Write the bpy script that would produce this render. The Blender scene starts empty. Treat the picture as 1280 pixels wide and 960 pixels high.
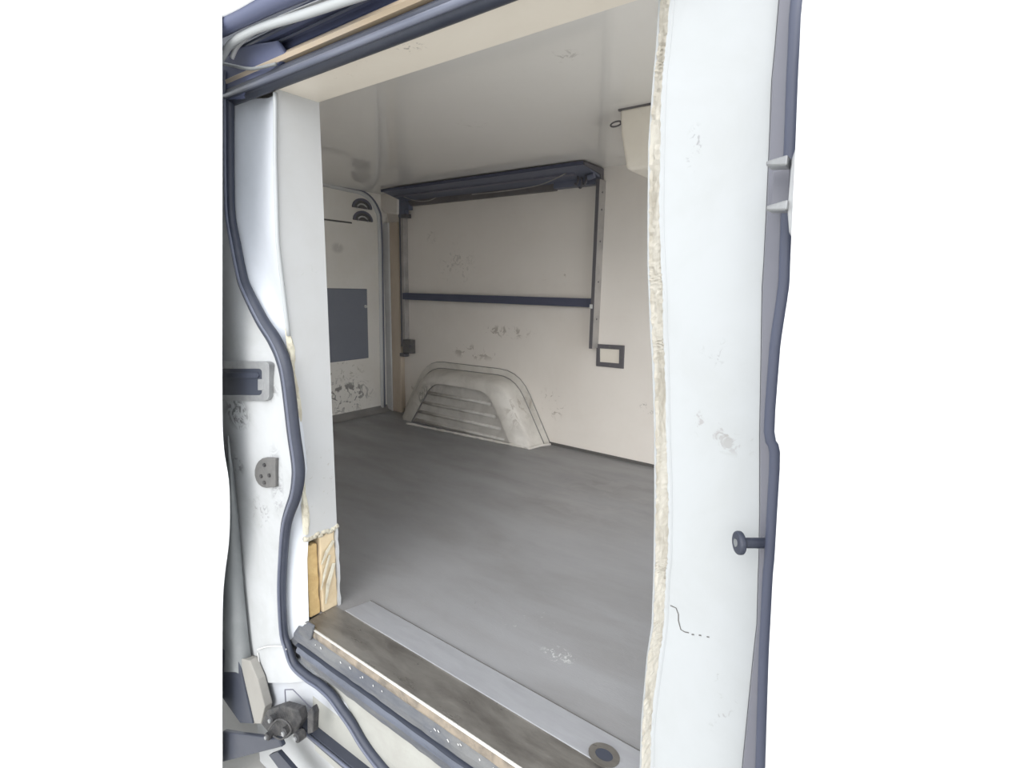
import bpy, bmesh, math, random
from mathutils import Vector, Matrix
random.seed(3)
S = bpy.context.scene
COL = S.collection

# ------------------------------------------------------------------ camera
# metres; x runs along the van (towards its rear = -x), y into the van, z up.
# cargo floor is z = 0, the camera stands outside the side doorway.
F_PX = 669.8
YAW, PITCH, ROLL = map(math.radians, (-36.75, -10.22, 1.09))
EYE = Vector((0, 0, 0.75))
_f = Vector((math.sin(YAW)*math.cos(PITCH), math.cos(YAW)*math.cos(PITCH), math.sin(PITCH)))
_r0 = Vector((math.cos(YAW), -math.sin(YAW), 0)); _u0 = _r0.cross(_f)
RGT = math.cos(ROLL)*_r0 + math.sin(ROLL)*_u0
UPV = -math.sin(ROLL)*_r0 + math.cos(ROLL)*_u0
cam = bpy.data.cameras.new('camera'); cam.sensor_width = 36; cam.lens = F_PX*36/1280
cam.clip_start = 0.01
co = bpy.data.objects.new('camera', cam); COL.objects.link(co)
m = Matrix((RGT, UPV, -_f)).transposed().to_4x4(); m.translation = EYE
co.matrix_world = m
S.camera = co

# ------------------------------------------------------------------ sky and exposure
w = bpy.data.worlds.new('world'); S.world = w; w.use_nodes = True
bg = w.node_tree.nodes['Background']
bg.inputs[0].default_value = (0.93, 0.965, 1.0, 1)
bg.inputs[1].default_value = 2.5
sun = bpy.data.lights.new('hazy_sun', 'SUN'); sun.energy = 2.2; sun.angle = math.radians(45)
sun.color = (1, 0.97, 0.93)
so = bpy.data.objects.new('hazy_sun', sun); COL.objects.link(so)
so.rotation_euler = Vector((-0.22, 0.86, -0.46)).to_track_quat('-Z', 'Y').to_euler()
S.view_settings.view_transform = 'Standard'; S.view_settings.look = 'None'
S.view_settings.gamma = 1; S.view_settings.use_curve_mapping = False
S.view_settings.exposure = 0.0

# ------------------------------------------------------------------ helpers
def at(px, py, ax, v):
    """the point of the plane (axis ax = v) seen at a pixel of the 1280x960 photograph"""
    d = (px-640)*RGT + (480-py)*UPV + F_PX*_f
    return EYE + d*((v-EYE[ax])/d[ax])
def AX(px, py, x): return at(px, py, 0, x)
def AY(px, py, y): return at(px, py, 1, y)
def AZ(px, py, z): return at(px, py, 2, z)

def box(bm, a, b):
    a, b = Vector(a), Vector(b)
    vs = [bm.verts.new((x, y, z)) for x in (a.x, b.x) for y in (a.y, b.y) for z in (a.z, b.z)]
    for f in ((0,1,3,2),(4,6,7,5),(0,4,5,1),(2,3,7,6),(0,2,6,4),(1,5,7,3)):
        bm.faces.new([vs[i] for i in f])
def prism(bm, pts, off):
    """polygon pts extruded by the vector off"""
    off = Vector(off)
    a = [bm.verts.new(Vector(p)) for p in pts]; b = [bm.verts.new(Vector(p)+off) for p in pts]
    bm.faces.new(a); bm.faces.new(b[::-1])
    for i in range(len(a)):
        j = (i+1) % len(a); bm.faces.new((a[i], b[i], b[j], a[j]))
def ring_prism(bm, outer, inner, off):
    off = Vector(off); n = len(outer)
    L = [[bm.verts.new(Vector(p)+o) for p in q] for q in (outer, inner) for o in (Vector(), off)]
    for i in range(n):
        j = (i+1) % n
        bm.faces.new((L[0][i], L[0][j], L[2][j], L[2][i])); bm.faces.new((L[1][i], L[3][i], L[3][j], L[1][j]))
        bm.faces.new((L[0][i], L[1][i], L[1][j], L[0][j])); bm.faces.new((L[2][i], L[2][j], L[3][j], L[3][i]))
def loft(bm, rows, close=False):
    V = [[bm.verts.new(Vector(p)) for p in r] for r in rows]
    for i in range(len(V)-1):
        n = len(V[i])
        for j in range(n if close else n-1):
            k = (j+1) % n; bm.faces.new((V[i][j], V[i][k], V[i+1][k], V[i+1][j]))
    return V
def smooth_path(p, k=6):
    p = [Vector(q) for q in p]; out = []
    for i in range(len(p)-1):
        a = p[max(i-1, 0)]; b = p[i]; c = p[i+1]; d = p[min(i+2, len(p)-1)]
        for j in range(k):
            t = j/k
            out.append(0.5*((2*b)+(c-a)*t+(2*a-5*b+4*c-d)*t*t+(3*b-a-3*c+d)*t**3))
    out.append(p[-1]); return out
def tube(bm, pts, r, n=10, ref=(0, 1, 0), flat=1.0, rad=None):
    """round (or flattened along ref) tube through pts"""
    pts = [Vector(p) for p in pts]; ref = Vector(ref).normalized(); rows = []
    for i, p in enumerate(pts):
        t = (pts[min(i+1, len(pts)-1)]-pts[max(i-1, 0)]).normalized()
        s = t.cross(ref)
        if s.length < 1e-4: s = t.cross(Vector((1, 0, 0.1)))
        s.normalize(); q = s.cross(t).normalized(); rr = rad[i] if rad else r
        rows.append([p + rr*math.cos(a)*s + rr*flat*math.sin(a)*q for a in (2*math.pi*k/n for k in range(n))])
    V = loft(bm, rows, True)
    bm.faces.new(V[0][::-1]); bm.faces.new(V[-1])
def cyl(bm, a, b, r, n=20, r2=None):
    a, b = Vector(a), Vector(b); t = (b-a).normalized()
    s = t.orthogonal().normalized(); q = t.cross(s); r2 = r if r2 is None else r2
    V = loft(bm, [[p+rr*(math.cos(x)*s+math.sin(x)*q) for x in (2*math.pi*k/n for k in range(n))] for p, rr in ((a, r), (b, r2))], True)
    bm.faces.new(V[0][::-1]); bm.faces.new(V[1])
def B(): return bmesh.new()
def obj(name, bm, mat, parent=None, bevel=0, smooth=False, seg=2):
    bmesh.ops.recalc_face_normals(bm, faces=bm.faces)
    lo = Vector((min(v.co[i] for v in bm.verts) for i in range(3))); hi = Vector((max(v.co[i] for v in bm.verts) for i in range(3)))
    c = (lo+hi)/2
    if parent is None: c.z = lo.z
    for v in bm.verts: v.co -= c
    me = bpy.data.meshes.new(name); bm.to_mesh(me); bm.free(); me.materials.append(mat)
    if smooth: me.polygons.foreach_set('use_smooth', [True]*len(me.polygons))
    o = bpy.data.objects.new(name, me); COL.objects.link(o)
    base = Vector(); q = parent
    while q: base += q.location; q = q.parent
    o.location = c-base
    if parent: o.parent = parent
    if bevel:
        b = o.modifiers.new('bevel', 'BEVEL'); b.width = bevel; b.segments = seg; b.limit_method = 'ANGLE'; b.angle_limit = math.radians(40)
    return o
def tag(o, label, cat, group=None):
    o['label'] = label; o['category'] = cat
    if group: o['group'] = group
    return o
def thing(name, loc, label, cat, group=None):
    o = bpy.data.objects.new(name, None); o.empty_display_size = 0.05; COL.objects.link(o); o.location = loc
    return tag(o, label, cat, group)
def struct(name, bm, mat, parent=None, **k):
    o = obj(name, bm, mat, parent, **k); o['kind'] = 'structure'; return o

# ------------------------------------------------------------------ materials
def mat(name, col, rough=0.5, metal=0.0, dirt=None, dirt_amt=0.0, dirt_scale=6, stretch=(1, 1, 1), bump=0.0,
        bump_scale=40, spots=(), rvar=0.0, spec=0.5, coat=0.0):
    """procedural paint: base colour, cloudy dirt, and scuffs of their own place and shape.
    spots: (centre, radii, colour, noise scale, threshold, strength)"""
    M = bpy.data.materials.new(name); M.use_nodes = True; nt = M.node_tree; N = nt.nodes; L = nt.links
    P = N['Principled BSDF']; P.inputs['Roughness'].default_value = rough; P.inputs['Metallic'].default_value = metal
    P.inputs['Specular IOR Level'].default_value = spec; P.inputs['Coat Weight'].default_value = coat
    G = N.new('ShaderNodeNewGeometry')
    mp = N.new('ShaderNodeMapping'); mp.inputs['Scale'].default_value = stretch; L.new(G.outputs['Position'], mp.inputs[0])
    def noise(sc, vec, det=6, dist=0.0):
        n = N.new('ShaderNodeTexNoise'); n.inputs['Scale'].default_value = sc; n.inputs['Detail'].default_value = det
        n.inputs['Distortion'].default_value = dist; n.inputs['Roughness'].default_value = 0.65
        L.new(vec, n.inputs['Vector']); return n.outputs['Fac']
    def mr(v, a, b, c=0.0, d=1.0):
        n = N.new('ShaderNodeMapRange'); n.interpolation_type = 'SMOOTHSTEP'; L.new(v, n.inputs[0])
        for i, x in zip((1, 2, 3, 4), (a, b, c, d)): n.inputs[i].default_value = x
        return n.outputs[0]
    def mix(f, a, b):
        n = N.new('ShaderNodeMix'); n.data_type = 'RGBA'; L.new(f, n.inputs[0])
        for s, x in ((6, a), (7, b)):
            if isinstance(x, tuple): n.inputs[s].default_value = (*x, 1)
            else: L.new(x, n.inputs[s])
        return n.outputs[2]
    def mul(a, b):
        n = N.new('ShaderNodeMath'); n.operation = 'MULTIPLY'; L.new(a, n.inputs[0])
        if isinstance(b, (int, float)): n.inputs[1].default_value = b
        else: L.new(b, n.inputs[1])
        return n.outputs[0]
    cur = tuple(col)
    if dirt:
        f = noise(dirt_scale, mp.outputs[0], 8, 0.4)
        cur = mix(mul(mr(f, 0.35, 0.75), dirt_amt), cur, tuple(dirt))
    for c, r, scol, sc, th, st in spots:
        m2 = N.new('ShaderNodeMapping'); m2.vector_type = 'POINT'
        sub = N.new('ShaderNodeVectorMath'); sub.operation = 'SUBTRACT'; L.new(G.outputs['Position'], sub.inputs[0]); sub.inputs[1].default_value = tuple(c)
        dv = N.new('ShaderNodeVectorMath'); dv.operation = 'DIVIDE'; L.new(sub.outputs[0], dv.inputs[0]); dv.inputs[1].default_value = tuple(r)
        ln = N.new('ShaderNodeVectorMath'); ln.operation = 'LENGTH'; L.new(dv.outputs[0], ln.inputs[0])
        msk = mr(ln.outputs['Value'], 1.0, 0.35)
        f = noise(sc, G.outputs['Position'], 5, 1.2)
        cur = mix(mul(mul(mr(f, th, th+0.07), msk), st), cur, tuple(scol))
    if isinstance(cur, tuple): P.inputs['Base Color'].default_value = (*cur, 1)
    else: L.new(cur, P.inputs['Base Color'])
    if rvar:
        L.new(mr(noise(dirt_scale*1.7, mp.outputs[0]), 0.3, 0.7, rough-rvar, rough+rvar), P.inputs['Roughness'])
    if bump:
        b = N.new('ShaderNodeBump'); b.inputs['Strength'].default_value = bump; b.inputs['Distance'].default_value = 0.004
        L.new(noise(bump_scale, mp.outputs[0]), b.inputs['Height']); L.new(b.outputs[0], P.inputs['Normal'])
    return M

YW, XR, ZC = 2.138, -2.516, 1.255            # far wall, rear wall, ceiling
XL, YO, YI = -1.012, 0.60, 0.69              # left jamb, its outer and inner edge
DK = (0.16, 0.14, 0.12); DK2 = (0.27, 0.22, 0.17)
p = lambda q: tuple(q)
W_FAR = mat('far_wall_laminate', (0.80, 0.755, 0.70), 0.42, dirt=(0.71, 0.655, 0.595), dirt_amt=0.55, dirt_scale=2.2, bump=0.05, bump_scale=15, spots=[
    (p(AY(570, 330, YW)), (0.16, 0.1, 0.14), DK, 26, 0.54, 0.28), (p(AY(540, 297, YW)), (0.05, 0.1, 0.04), DK, 30, 0.52, 0.45),
    (p(AY(590, 440, YW)), (0.24, 0.1, 0.05), DK2, 16, 0.53, 0.5), (p(AY(630, 415, YW)), (0.22, 0.1, 0.04), DK2, 22, 0.53, 0.55),
    (p(AY(700, 345, YW)), (0.14, 0.1, 0.05), DK2, 26, 0.6, 0.4), (p(AY(690, 505, YW)), (0.09, 0.1, 0.10), DK2, 26, 0.56, 0.6),
    (p(AY(810, 510, YW)), (0.05, 0.1, 0.04), DK, 40, 0.56, 0.5), (p(AY(520, 490, YW)), (0.08, 0.1, 0.1), DK2, 22, 0.54, 0.4)])
W_REAR = mat('rear_door_laminate', (0.80, 0.77, 0.72), 0.45, dirt=(0.71, 0.67, 0.59), dirt_amt=0.6, dirt_scale=3, bump=0.06, bump_scale=14, spots=[
    (p(AX(430, 495, XR)), (0.1, 0.25, 0.13), (0.13, 0.12, 0.11), 22, 0.53, 0.8), (p(AX(425, 465, XR)), (0.1, 0.2, 0.07), (0.22, 0.2, 0.12), 26, 0.56, 0.7),
    (p(AX(422, 310, XR)), (0.1, 0.05, 0.035), DK, 8, 0.35, 0.3), (p(AX(440, 518, XR)), (0.1, 0.3, 0.04), DK2, 20, 0.55, 0.4)])
W_CEIL = mat('ceiling_gloss_white', (0.82, 0.80, 0.765), 0.06, dirt=(0.77, 0.75, 0.71), dirt_amt=0.4, dirt_scale=2, spec=0.8, spots=[
    (p(AZ(590, 155, ZC)), (0.06, 0.06, 0.1), DK, 25, 0.55, 0.25), (p(AZ(705, 70, ZC)), (0.05, 0.04, 0.1), DK, 30, 0.56, 0.3)])
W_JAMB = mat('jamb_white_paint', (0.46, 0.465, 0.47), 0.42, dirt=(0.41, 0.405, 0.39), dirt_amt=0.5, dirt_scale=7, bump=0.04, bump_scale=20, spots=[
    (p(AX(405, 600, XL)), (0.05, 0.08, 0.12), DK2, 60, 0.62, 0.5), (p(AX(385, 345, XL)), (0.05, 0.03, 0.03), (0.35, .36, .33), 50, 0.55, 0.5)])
W_HEAD = mat('header_cream_lining', (0.80, 0.74, 0.645), 0.35, dirt=(0.72, 0.65, 0.55), dirt_amt=0.45, dirt_scale=5, spots=[
    (p(AZ(512, 57, 1.11)), (0.03, 0.03, 0.1), DK, 60, 0.55, 0.6), (p(AZ(440, 85, 1.11)), (0.08, 0.03, 0.1), DK2, 50, 0.6, 0.4)])
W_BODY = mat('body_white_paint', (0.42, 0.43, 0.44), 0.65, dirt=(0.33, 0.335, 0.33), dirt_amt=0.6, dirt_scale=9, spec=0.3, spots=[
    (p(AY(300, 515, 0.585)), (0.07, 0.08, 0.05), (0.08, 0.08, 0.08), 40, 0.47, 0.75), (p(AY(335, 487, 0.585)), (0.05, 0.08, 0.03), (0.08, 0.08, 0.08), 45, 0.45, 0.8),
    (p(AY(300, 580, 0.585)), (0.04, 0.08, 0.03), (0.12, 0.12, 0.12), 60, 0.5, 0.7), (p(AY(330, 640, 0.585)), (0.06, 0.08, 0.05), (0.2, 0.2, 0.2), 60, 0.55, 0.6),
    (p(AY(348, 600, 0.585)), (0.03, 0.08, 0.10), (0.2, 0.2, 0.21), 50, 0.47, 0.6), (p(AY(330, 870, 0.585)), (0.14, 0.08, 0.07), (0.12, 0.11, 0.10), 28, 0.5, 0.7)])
W_INNER = mat('body_recess_white', (0.56, 0.585, 0.63), 0.65, dirt=(0.49, 0.515, 0.55), dirt_amt=0.4, dirt_scale=14)
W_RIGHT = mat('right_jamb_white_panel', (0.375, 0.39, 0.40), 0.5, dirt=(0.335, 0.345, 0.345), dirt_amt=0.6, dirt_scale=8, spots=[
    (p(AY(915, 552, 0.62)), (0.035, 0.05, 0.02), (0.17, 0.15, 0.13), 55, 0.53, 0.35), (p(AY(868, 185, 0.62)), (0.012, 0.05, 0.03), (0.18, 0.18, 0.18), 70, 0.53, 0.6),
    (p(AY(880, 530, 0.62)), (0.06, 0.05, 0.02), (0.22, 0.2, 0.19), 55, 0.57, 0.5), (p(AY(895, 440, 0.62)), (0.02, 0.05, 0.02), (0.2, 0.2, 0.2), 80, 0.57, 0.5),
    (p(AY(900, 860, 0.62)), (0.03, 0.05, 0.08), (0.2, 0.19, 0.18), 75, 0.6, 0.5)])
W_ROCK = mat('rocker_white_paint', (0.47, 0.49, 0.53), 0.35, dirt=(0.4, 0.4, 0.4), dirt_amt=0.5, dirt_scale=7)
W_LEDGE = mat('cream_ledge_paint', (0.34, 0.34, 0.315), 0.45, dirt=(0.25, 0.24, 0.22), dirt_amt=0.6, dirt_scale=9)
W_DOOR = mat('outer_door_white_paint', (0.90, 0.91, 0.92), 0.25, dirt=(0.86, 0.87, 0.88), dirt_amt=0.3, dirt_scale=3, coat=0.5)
FLOOR = mat('grey_resin_floor', (0.26, 0.26, 0.268), 0.40, dirt=(0.185, 0.18, 0.178), dirt_amt=0.75, dirt_scale=3.2, stretch=(0.55, 1.7, 1), bump=0.18, bump_scale=160, rvar=0.1, spots=[
    (p(AZ(698, 818, 0)), (0.05, 0.03, 0.1), (0.55, 0.55, 0.55), 90, 0.53, 0.7), (p(AZ(660, 775, 0)), (0.10, 0.08, 0.1), (0.4, 0.4, 0.4), 110, 0.62, 0.6),
    (p(AZ(590, 755, 0)), (0.04, 0.03, 0.1), (0.07, 0.065, 0.06), 60, 0.58, 0.6), (p(AZ(760, 620, 0)), (0.5, 0.4, 0.1), (0.27, 0.265, 0.27), 7, 0.5, 0.5)])
ALU = mat('aluminium_edge_strip', (0.36, 0.365, 0.385), 0.45, 0.35, dirt=(0.3, 0.3, 0.32), dirt_amt=0.6, dirt_scale=14, stretch=(0.5, 3, 1), rvar=0.1, bump=0.05, bump_scale=60)
STEEL = mat('worn_steel_tread', (0.24, 0.228, 0.21), 0.38, 0.55, dirt=(0.12, 0.11, 0.10), dirt_amt=0.9, dirt_scale=9, stretch=(0.6, 2, 1), rvar=0.14, bump=0.06, bump_scale=30)
BRIGHT = mat('bright_steel_edge', (0.85, 0.83, 0.78), 0.25, 0.4)
BEIGE = mat('beige_sealed_edge', (0.27, 0.225, 0.175), 0.6, dirt=(0.07, 0.065, 0.06), dirt_amt=1.0, dirt_scale=22, bump=0.3)
RUB = mat('haze_tinted_black_rubber', (0.028, 0.033, 0.052), 0.5, dirt=(0.048, 0.054, 0.075), dirt_amt=0.6, dirt_scale=18, bump=0.1, bump_scale=80)  # bluish cast of veiling haze is mixed into the rubber colour
RUBD = mat('dark_rail_rubber', (0.03, 0.035, 0.052), 0.45, dirt=(0.055, 0.06, 0.08), dirt_amt=0.6, dirt_scale=10, stretch=(0.2, 1, 1))
RUBH = mat('grey_sheen_rubber', (0.11, 0.12, 0.16), 0.35, dirt=(0.06, 0.07, 0.11), dirt_amt=0.7, dirt_scale=9, stretch=(0.4, 1, 1))
BLIP = mat('bluish_scraped_lip', (0.085, 0.095, 0.125), 0.4, dirt=(0.05, 0.055, 0.07), dirt_amt=0.9, dirt_scale=16, stretch=(0.5, 1, 1), bump=0.4)
SCUFFP = mat('scuffed_grey_step_plastic', (0.07, 0.075, 0.09), 0.5, dirt=(0.16, 0.16, 0.155), dirt_amt=0.8, dirt_scale=14, stretch=(0.5, 1, 2.2), bump=0.4, bump_scale=60)
GREYM = mat('grey_zinc_metal', (0.33, 0.335, 0.34), 0.4, 0.5, dirt=(0.2, 0.2, 0.21), dirt_amt=0.6, dirt_scale=30)
STRK = mat('dull_striker_metal', (0.17, 0.165, 0.16), 0.5, 0.4, dirt=(0.12, 0.12, 0.12), dirt_amt=0.7, dirt_scale=60, bump=0.3)
NAVY = mat('navy_painted_metal', (0.13, 0.145, 0.20), 0.45, dirt=(0.17, 0.175, 0.21), dirt_amt=0.5, dirt_scale=8, stretch=(0.4, 1, 2))
NAVYD = mat('dark_navy_bar', (0.075, 0.082, 0.125), 0.45)
SHELFE = mat('brown_grey_batten', (0.16, 0.15, 0.15), 0.6, dirt=(0.1, 0.09, 0.09), dirt_amt=0.6)
POSTM = mat('brushed_rack_steel', (0.45, 0.43, 0.41), 0.45, 0.3, dirt=(0.2, 0.19, 0.19), dirt_amt=0.5, dirt_scale=12)
POSTD = mat('dark_rack_edge', (0.12, 0.115, 0.125), 0.5, 0.1)
SLATE = mat('slate_grey_panel', (0.20, 0.215, 0.255), 0.5, dirt=(0.18, 0.19, 0.225), dirt_amt=0.5, dirt_scale=5)
FOAM = mat('ragged_cream_foam', (0.58, 0.55, 0.45), 0.9, dirt=(0.36, 0.31, 0.24), dirt_amt=0.75, dirt_scale=28, bump=0.8, bump_scale=60)
FOAMG = mat('weathered_foam', (0.50, 0.475, 0.42), 0.9, dirt=(0.27, 0.24, 0.19), dirt_amt=0.8, dirt_scale=34, stretch=(1, 1, .5), bump=0.6, bump_scale=80)
FOAMY = mat('yellow_torn_foam', (0.56, 0.40, 0.19), 0.9, dirt=(0.38, 0.25, 0.10), dirt_amt=0.7, dirt_scale=26, bump=0.8, bump_scale=45)
FOAMP = mat('pale_torn_foam', (0.60, 0.49, 0.33), 0.9, dirt=(0.43, 0.32, 0.19), dirt_amt=0.55, dirt_scale=20, bump=0.7, bump_scale=35)
TAN = mat('tan_wood_batten', (0.55, 0.47, 0.38), 0.6, dirt=(0.42, 0.34, 0.26), dirt_amt=0.6, dirt_scale=10, stretch=(1, 1, 0.25))
CHAN = mat('pale_grey_channel', (0.60, 0.60, 0.59), 0.4, dirt=(0.48, 0.48, 0.49), dirt_amt=0.5, dirt_scale=6)
GASK = mat('dark_gasket', (0.16, 0.16, 0.20), 0.5)
ARCH = mat('wheel_arch_grey_white', (0.68, 0.65, 0.60), 0.55, dirt=(0.48, 0.45, 0.41), dirt_amt=0.8, dirt_scale=7, bump=0.5, bump_scale=22, spots=[
    (p(AY(540, 500, 2.0)), (0.17, 0.1, 0.11), (0.18, 0.17, 0.15), 20, 0.5, 0.7), (p(AY(650, 510, 2.05)), (0.08, 0.15, 0.13), (0.3, 0.25, 0.2), 18, 0.52, 0.5)])
ARCHB = mat('arch_inset_grey', (0.58, 0.555, 0.52), 0.6, dirt=(0.38, 0.36, 0.33), dirt_amt=0.8, dirt_scale=9, bump=0.5, bump_scale=25)
COVE = mat('grey_floor_cove', (0.26, 0.25, 0.24), 0.5, dirt=(0.16, 0.15, 0.145), dirt_amt=0.7)
COVE2 = mat('dull_beige_edge', (0.26, 0.25, 0.23), 0.6, dirt=(0.17, 0.16, 0.15), dirt_amt=0.6)
SEAM = mat('dark_wall_seam', (0.10, 0.095, 0.09), 0.7)
UNIT = mat('cream_unit_housing', (0.80, 0.75, 0.66), 0.4, dirt=(0.7, 0.64, 0.55), dirt_amt=0.4, dirt_scale=7)
BLACKM = mat('greasy_black_mechanism', (0.02, 0.02, 0.023), 0.5, dirt=(0.09, 0.085, 0.08), dirt_amt=0.7, dirt_scale=40, bump=0.6, bump_scale=70)
TRIMP = mat('grey_purple_door_trim', (0.145, 0.145, 0.17), 0.45, dirt=(0.12, 0.125, 0.155), dirt_amt=0.5, dirt_scale=6)
TRIMB = mat('blue_grey_door_rubber', (0.06, 0.068, 0.105), 0.5)
CHANB = mat('haze_blue_channel', (0.07, 0.082, 0.15), 0.5, dirt=(0.11, 0.12, 0.17), dirt_amt=0.6, dirt_scale=12, stretch=(0.2, 1, 1))  # blue base raised to carry the haze veil in its colour
TANP = mat('tan_flange_paint', (0.42, 0.33, 0.23), 0.5, dirt=(0.33, 0.30, 0.27), dirt_amt=0.7, dirt_scale=7, stretch=(0.5, 1, 1))
GAPG = mat('grey_door_gap', (0.16, 0.17, 0.175), 0.5, dirt=(0.24, 0.25, 0.25), dirt_amt=0.6, dirt_scale=8)
GROUND = mat('pale_concrete_ground', (0.50, 0.49, 0.465), 0.85, dirt=(0.42, 0.41, 0.39), dirt_amt=0.6, dirt_scale=1.5, bump=0.3, bump_scale=60)
PAPER = mat('white_ground_marking', (0.8, 0.8, 0.78), 0.8)

# ------------------------------------------------------------------ the cargo box
b = B(); box(b, (XR-.04, YI-.05, -.03), (.1, YW+.04, 0)); struct('floor', b, FLOOR)
b = B(); box(b, (XR-.04, YI-.02, ZC), (.1, YW+.04, ZC+.03)); struct('ceiling', b, W_CEIL)
b = B(); box(b, (XR-.04, YW, 0), (.1, YW+.04, ZC)); struct('wall_far', b, W_FAR)
b = B(); box(b, (XR-.05, YI, 0), (XR, YW, ZC)); rear = struct('wall_rear', b, W_REAR)
b = B()   # unseen bulkhead; wide opening added to let sky light into the cargo box
ring_prism(b, [(.06, .60, -.03), (.06, YW, -.03), (.06, YW, ZC), (.06, .60, ZC)], [(.06, .72, .06), (.06, 2.1, .06), (.06, 2.1, 1.22), (.06, .72, 1.22)], (.04, 0, 0)); struct('wall_front', b, W_FAR)
b = B(); box(b, (XR, .655, 0), (XL-.012, YI, ZC)); struct('wall_near', b, W_FAR)
b = B(); box(b, (-40, -40, -.64), (40, 40, -.60)); g = struct('ground', b, GROUND)
# rear door: seams, raised frame with a rounded head, gasket
b = B()
box(b, (XR, 1.2, 1.074), (XR+.004, 1.885, 1.082)); struct('seam', b, SEAM, rear)
b = B()
o_ = smooth_path([AX(478, 515, XR), AX(476, 400, XR), AX(474, 290, XR), AX(470, 262, XR), AX(455, 243, XR), AX(430, 236, XR), AX(398, 229, XR), AX(380, 225, XR)], 5)
tube(b, o_, .012, 8, (1, 0, 0), .7); struct('trim_1', b, CHAN, smooth=True)
b = B(); tube(b, [q+Vector((.002, .016, .006)) for q in o_], .007, 8, (1, 0, 0), .8); struct('trim_2', b, GASK, smooth=True)
b = B(); tube(b, [AX(q[0], q[1], XR) for q in ((380, 196), (400, 197), (430, 201))], .004, 6); struct('seam', b, SEAM, rear)
# corner build-up where the rear frame meets the far wall
def column(nm, x0, x1, y0, m_, z1=ZC, z0=0.0, **k):
    b = B(); box(b, (x0, y0, z0), (x1, YW, z1)); return struct(nm, b, m_, bevel=.004, **k)
cA, cB, cC, cD = (AY(v, 400, 2.10).x for v in (477, 480, 488, 499))
zt = 1.10
column('trim_3', cA, cB, 2.085, GASK, zt)
column('trim_4', cB, cC, 2.10, CHAN, zt)
column('trim_5', cC, cD, 2.105, TAN, zt)
b = B(); prism(b, [AY(468, 238, 2.09), AY(497, 238, 2.09), AY(497, 268, 2.09), AY(480, 266, 2.09), AY(474, 256, 2.09)], (0, .045, 0)); struct('trim_6', b, W_FAR, bevel=.006)
# coving and wall/floor joints
b = B(); loft(b, [[(XR, YI, .035), (XR+.012, YI, .012), (XR+.045, YI, .001)], [(XR, YW, .035), (XR+.012, YW, .012), (XR+.045, YW, .001)]]); struct('baseboard_rear', b, COVE, smooth=True)
b = B(); box(b, (-1.37, YW-.007, 0), (.06, YW, .012)); struct('baseboard_far', b, SEAM)
b = B(); box(b, (cD, YW-.02, 0), (-2.40, YW, .03)); struct('baseboard_corner', b, COVE, bevel=.005)

# ------------------------------------------------------------------ doorway: left jamb, header, right jamb
def reveal_z(z):   # outer edge of the left jamb wanders with the bodywork
    P = [(1.11, .598), (.98, .590), (.83, .585), (.65, .597), (.46, .608), (.22, .612), (0, .606)]
    for (za, ya), (zb, yb) in zip(P, P[1:]):
        if z >= zb: return ya+(yb-ya)*(za-z)/(za-zb)
    return P[-1][1]
jamb = thing('doorway_jamb', (XL, .65, 0), 'white insulated doorway jamb left of the opening, torn open near its foot', 'door jamb')
b = B(); n = 28; zs = [1.11-(1.11-.195)*i/n for i in range(n+1)]
rows = [[(XL, reveal_z(z), z), (XL, .625, z), (XL, .66, z), (XL, YI, z), (XL-.012, YI+.001, z)] for z in zs]
loft(b, rows); obj('jamb_panel', b, W_JAMB, jamb)
b = B()    # thin rolled lip along the outer edge
tube(b, [(XL+.002, reveal_z(1.10-i*.0175)-.002, 1.10-i*.0175) for i in range(27)], .004, 8); obj('edge_lip', b, W_RIGHT, jamb, smooth=True)
b = B()    # ragged cream foam edge lower down
rows = []
for i in range(62):
    z = .66-i*.0074; yo = reveal_z(z); j = random.uniform(-.0012, .0012); wd = .007+.003*math.sin(i*.37)+random.uniform(-.0012, .0012)
    if i < 6: wd *= i/6
    rows.append([(XL-.006, yo-.004, z), (XL+.001+j, yo-.003+j, z), (XL+.003-j, yo+wd*.5, z), (XL+.0015, yo+wd, z), (XL-.004, yo+wd+.001, z)])
loft(b, rows); obj('foam_edge', b, FOAM, jamb)
def ragged(bm, y0, y1, z0, z1, x, depth, top=.006):
    n = 12; e = [(x, y1, z0)]
    e += [(x, y1+random.uniform(-.0015, .0015), z0+(z1-z0)*i/n) for i in range(1, n)]
    e += [(x, y1+(y0-y1)*i/6, z1+random.uniform(-top, top)) for i in range(7)]
    e += [(x, y0+random.uniform(-.0015, .0015), z1+(z0-z1)*i/n) for i in range(1, n)] + [(x, y0, z0)]
    prism(bm, e, (depth, 0, 0))
b = B(); ragged(b, .616, .643, 0, .175, XL-.009, -.03); o = obj('foam_block', b, FOAMY, jamb, bevel=.003); o['label'] = 'darker yellow foam block'
b = B(); ragged(b, .646, .686, 0, .19, XL-.004, -.03); o = obj('foam_block', b, FOAMP, jamb, bevel=.004); o['label'] = 'pale yellow foam block'
b = B(); ragged(b, .686, .692, 0, .2, XL, -.012); obj('panel_skin', b, W_JAMB, jamb)
b = B()
for i in range(10):
    y = .613+.075*i/9; z = .196+random.uniform(-.004, .003)
    cyl(b, (XL-.004, y-.005, z), (XL-.002, y+.006, z+random.uniform(-.003, .004)), .006, 7)
obj('torn_edge', b, FOAM, jamb, smooth=True)
b = B(); box(b, (XL-.05, .622, 0), (XL-.034, .69, .2)); obj('cavity_back', b, SEAM, jamb)
b = B()
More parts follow.
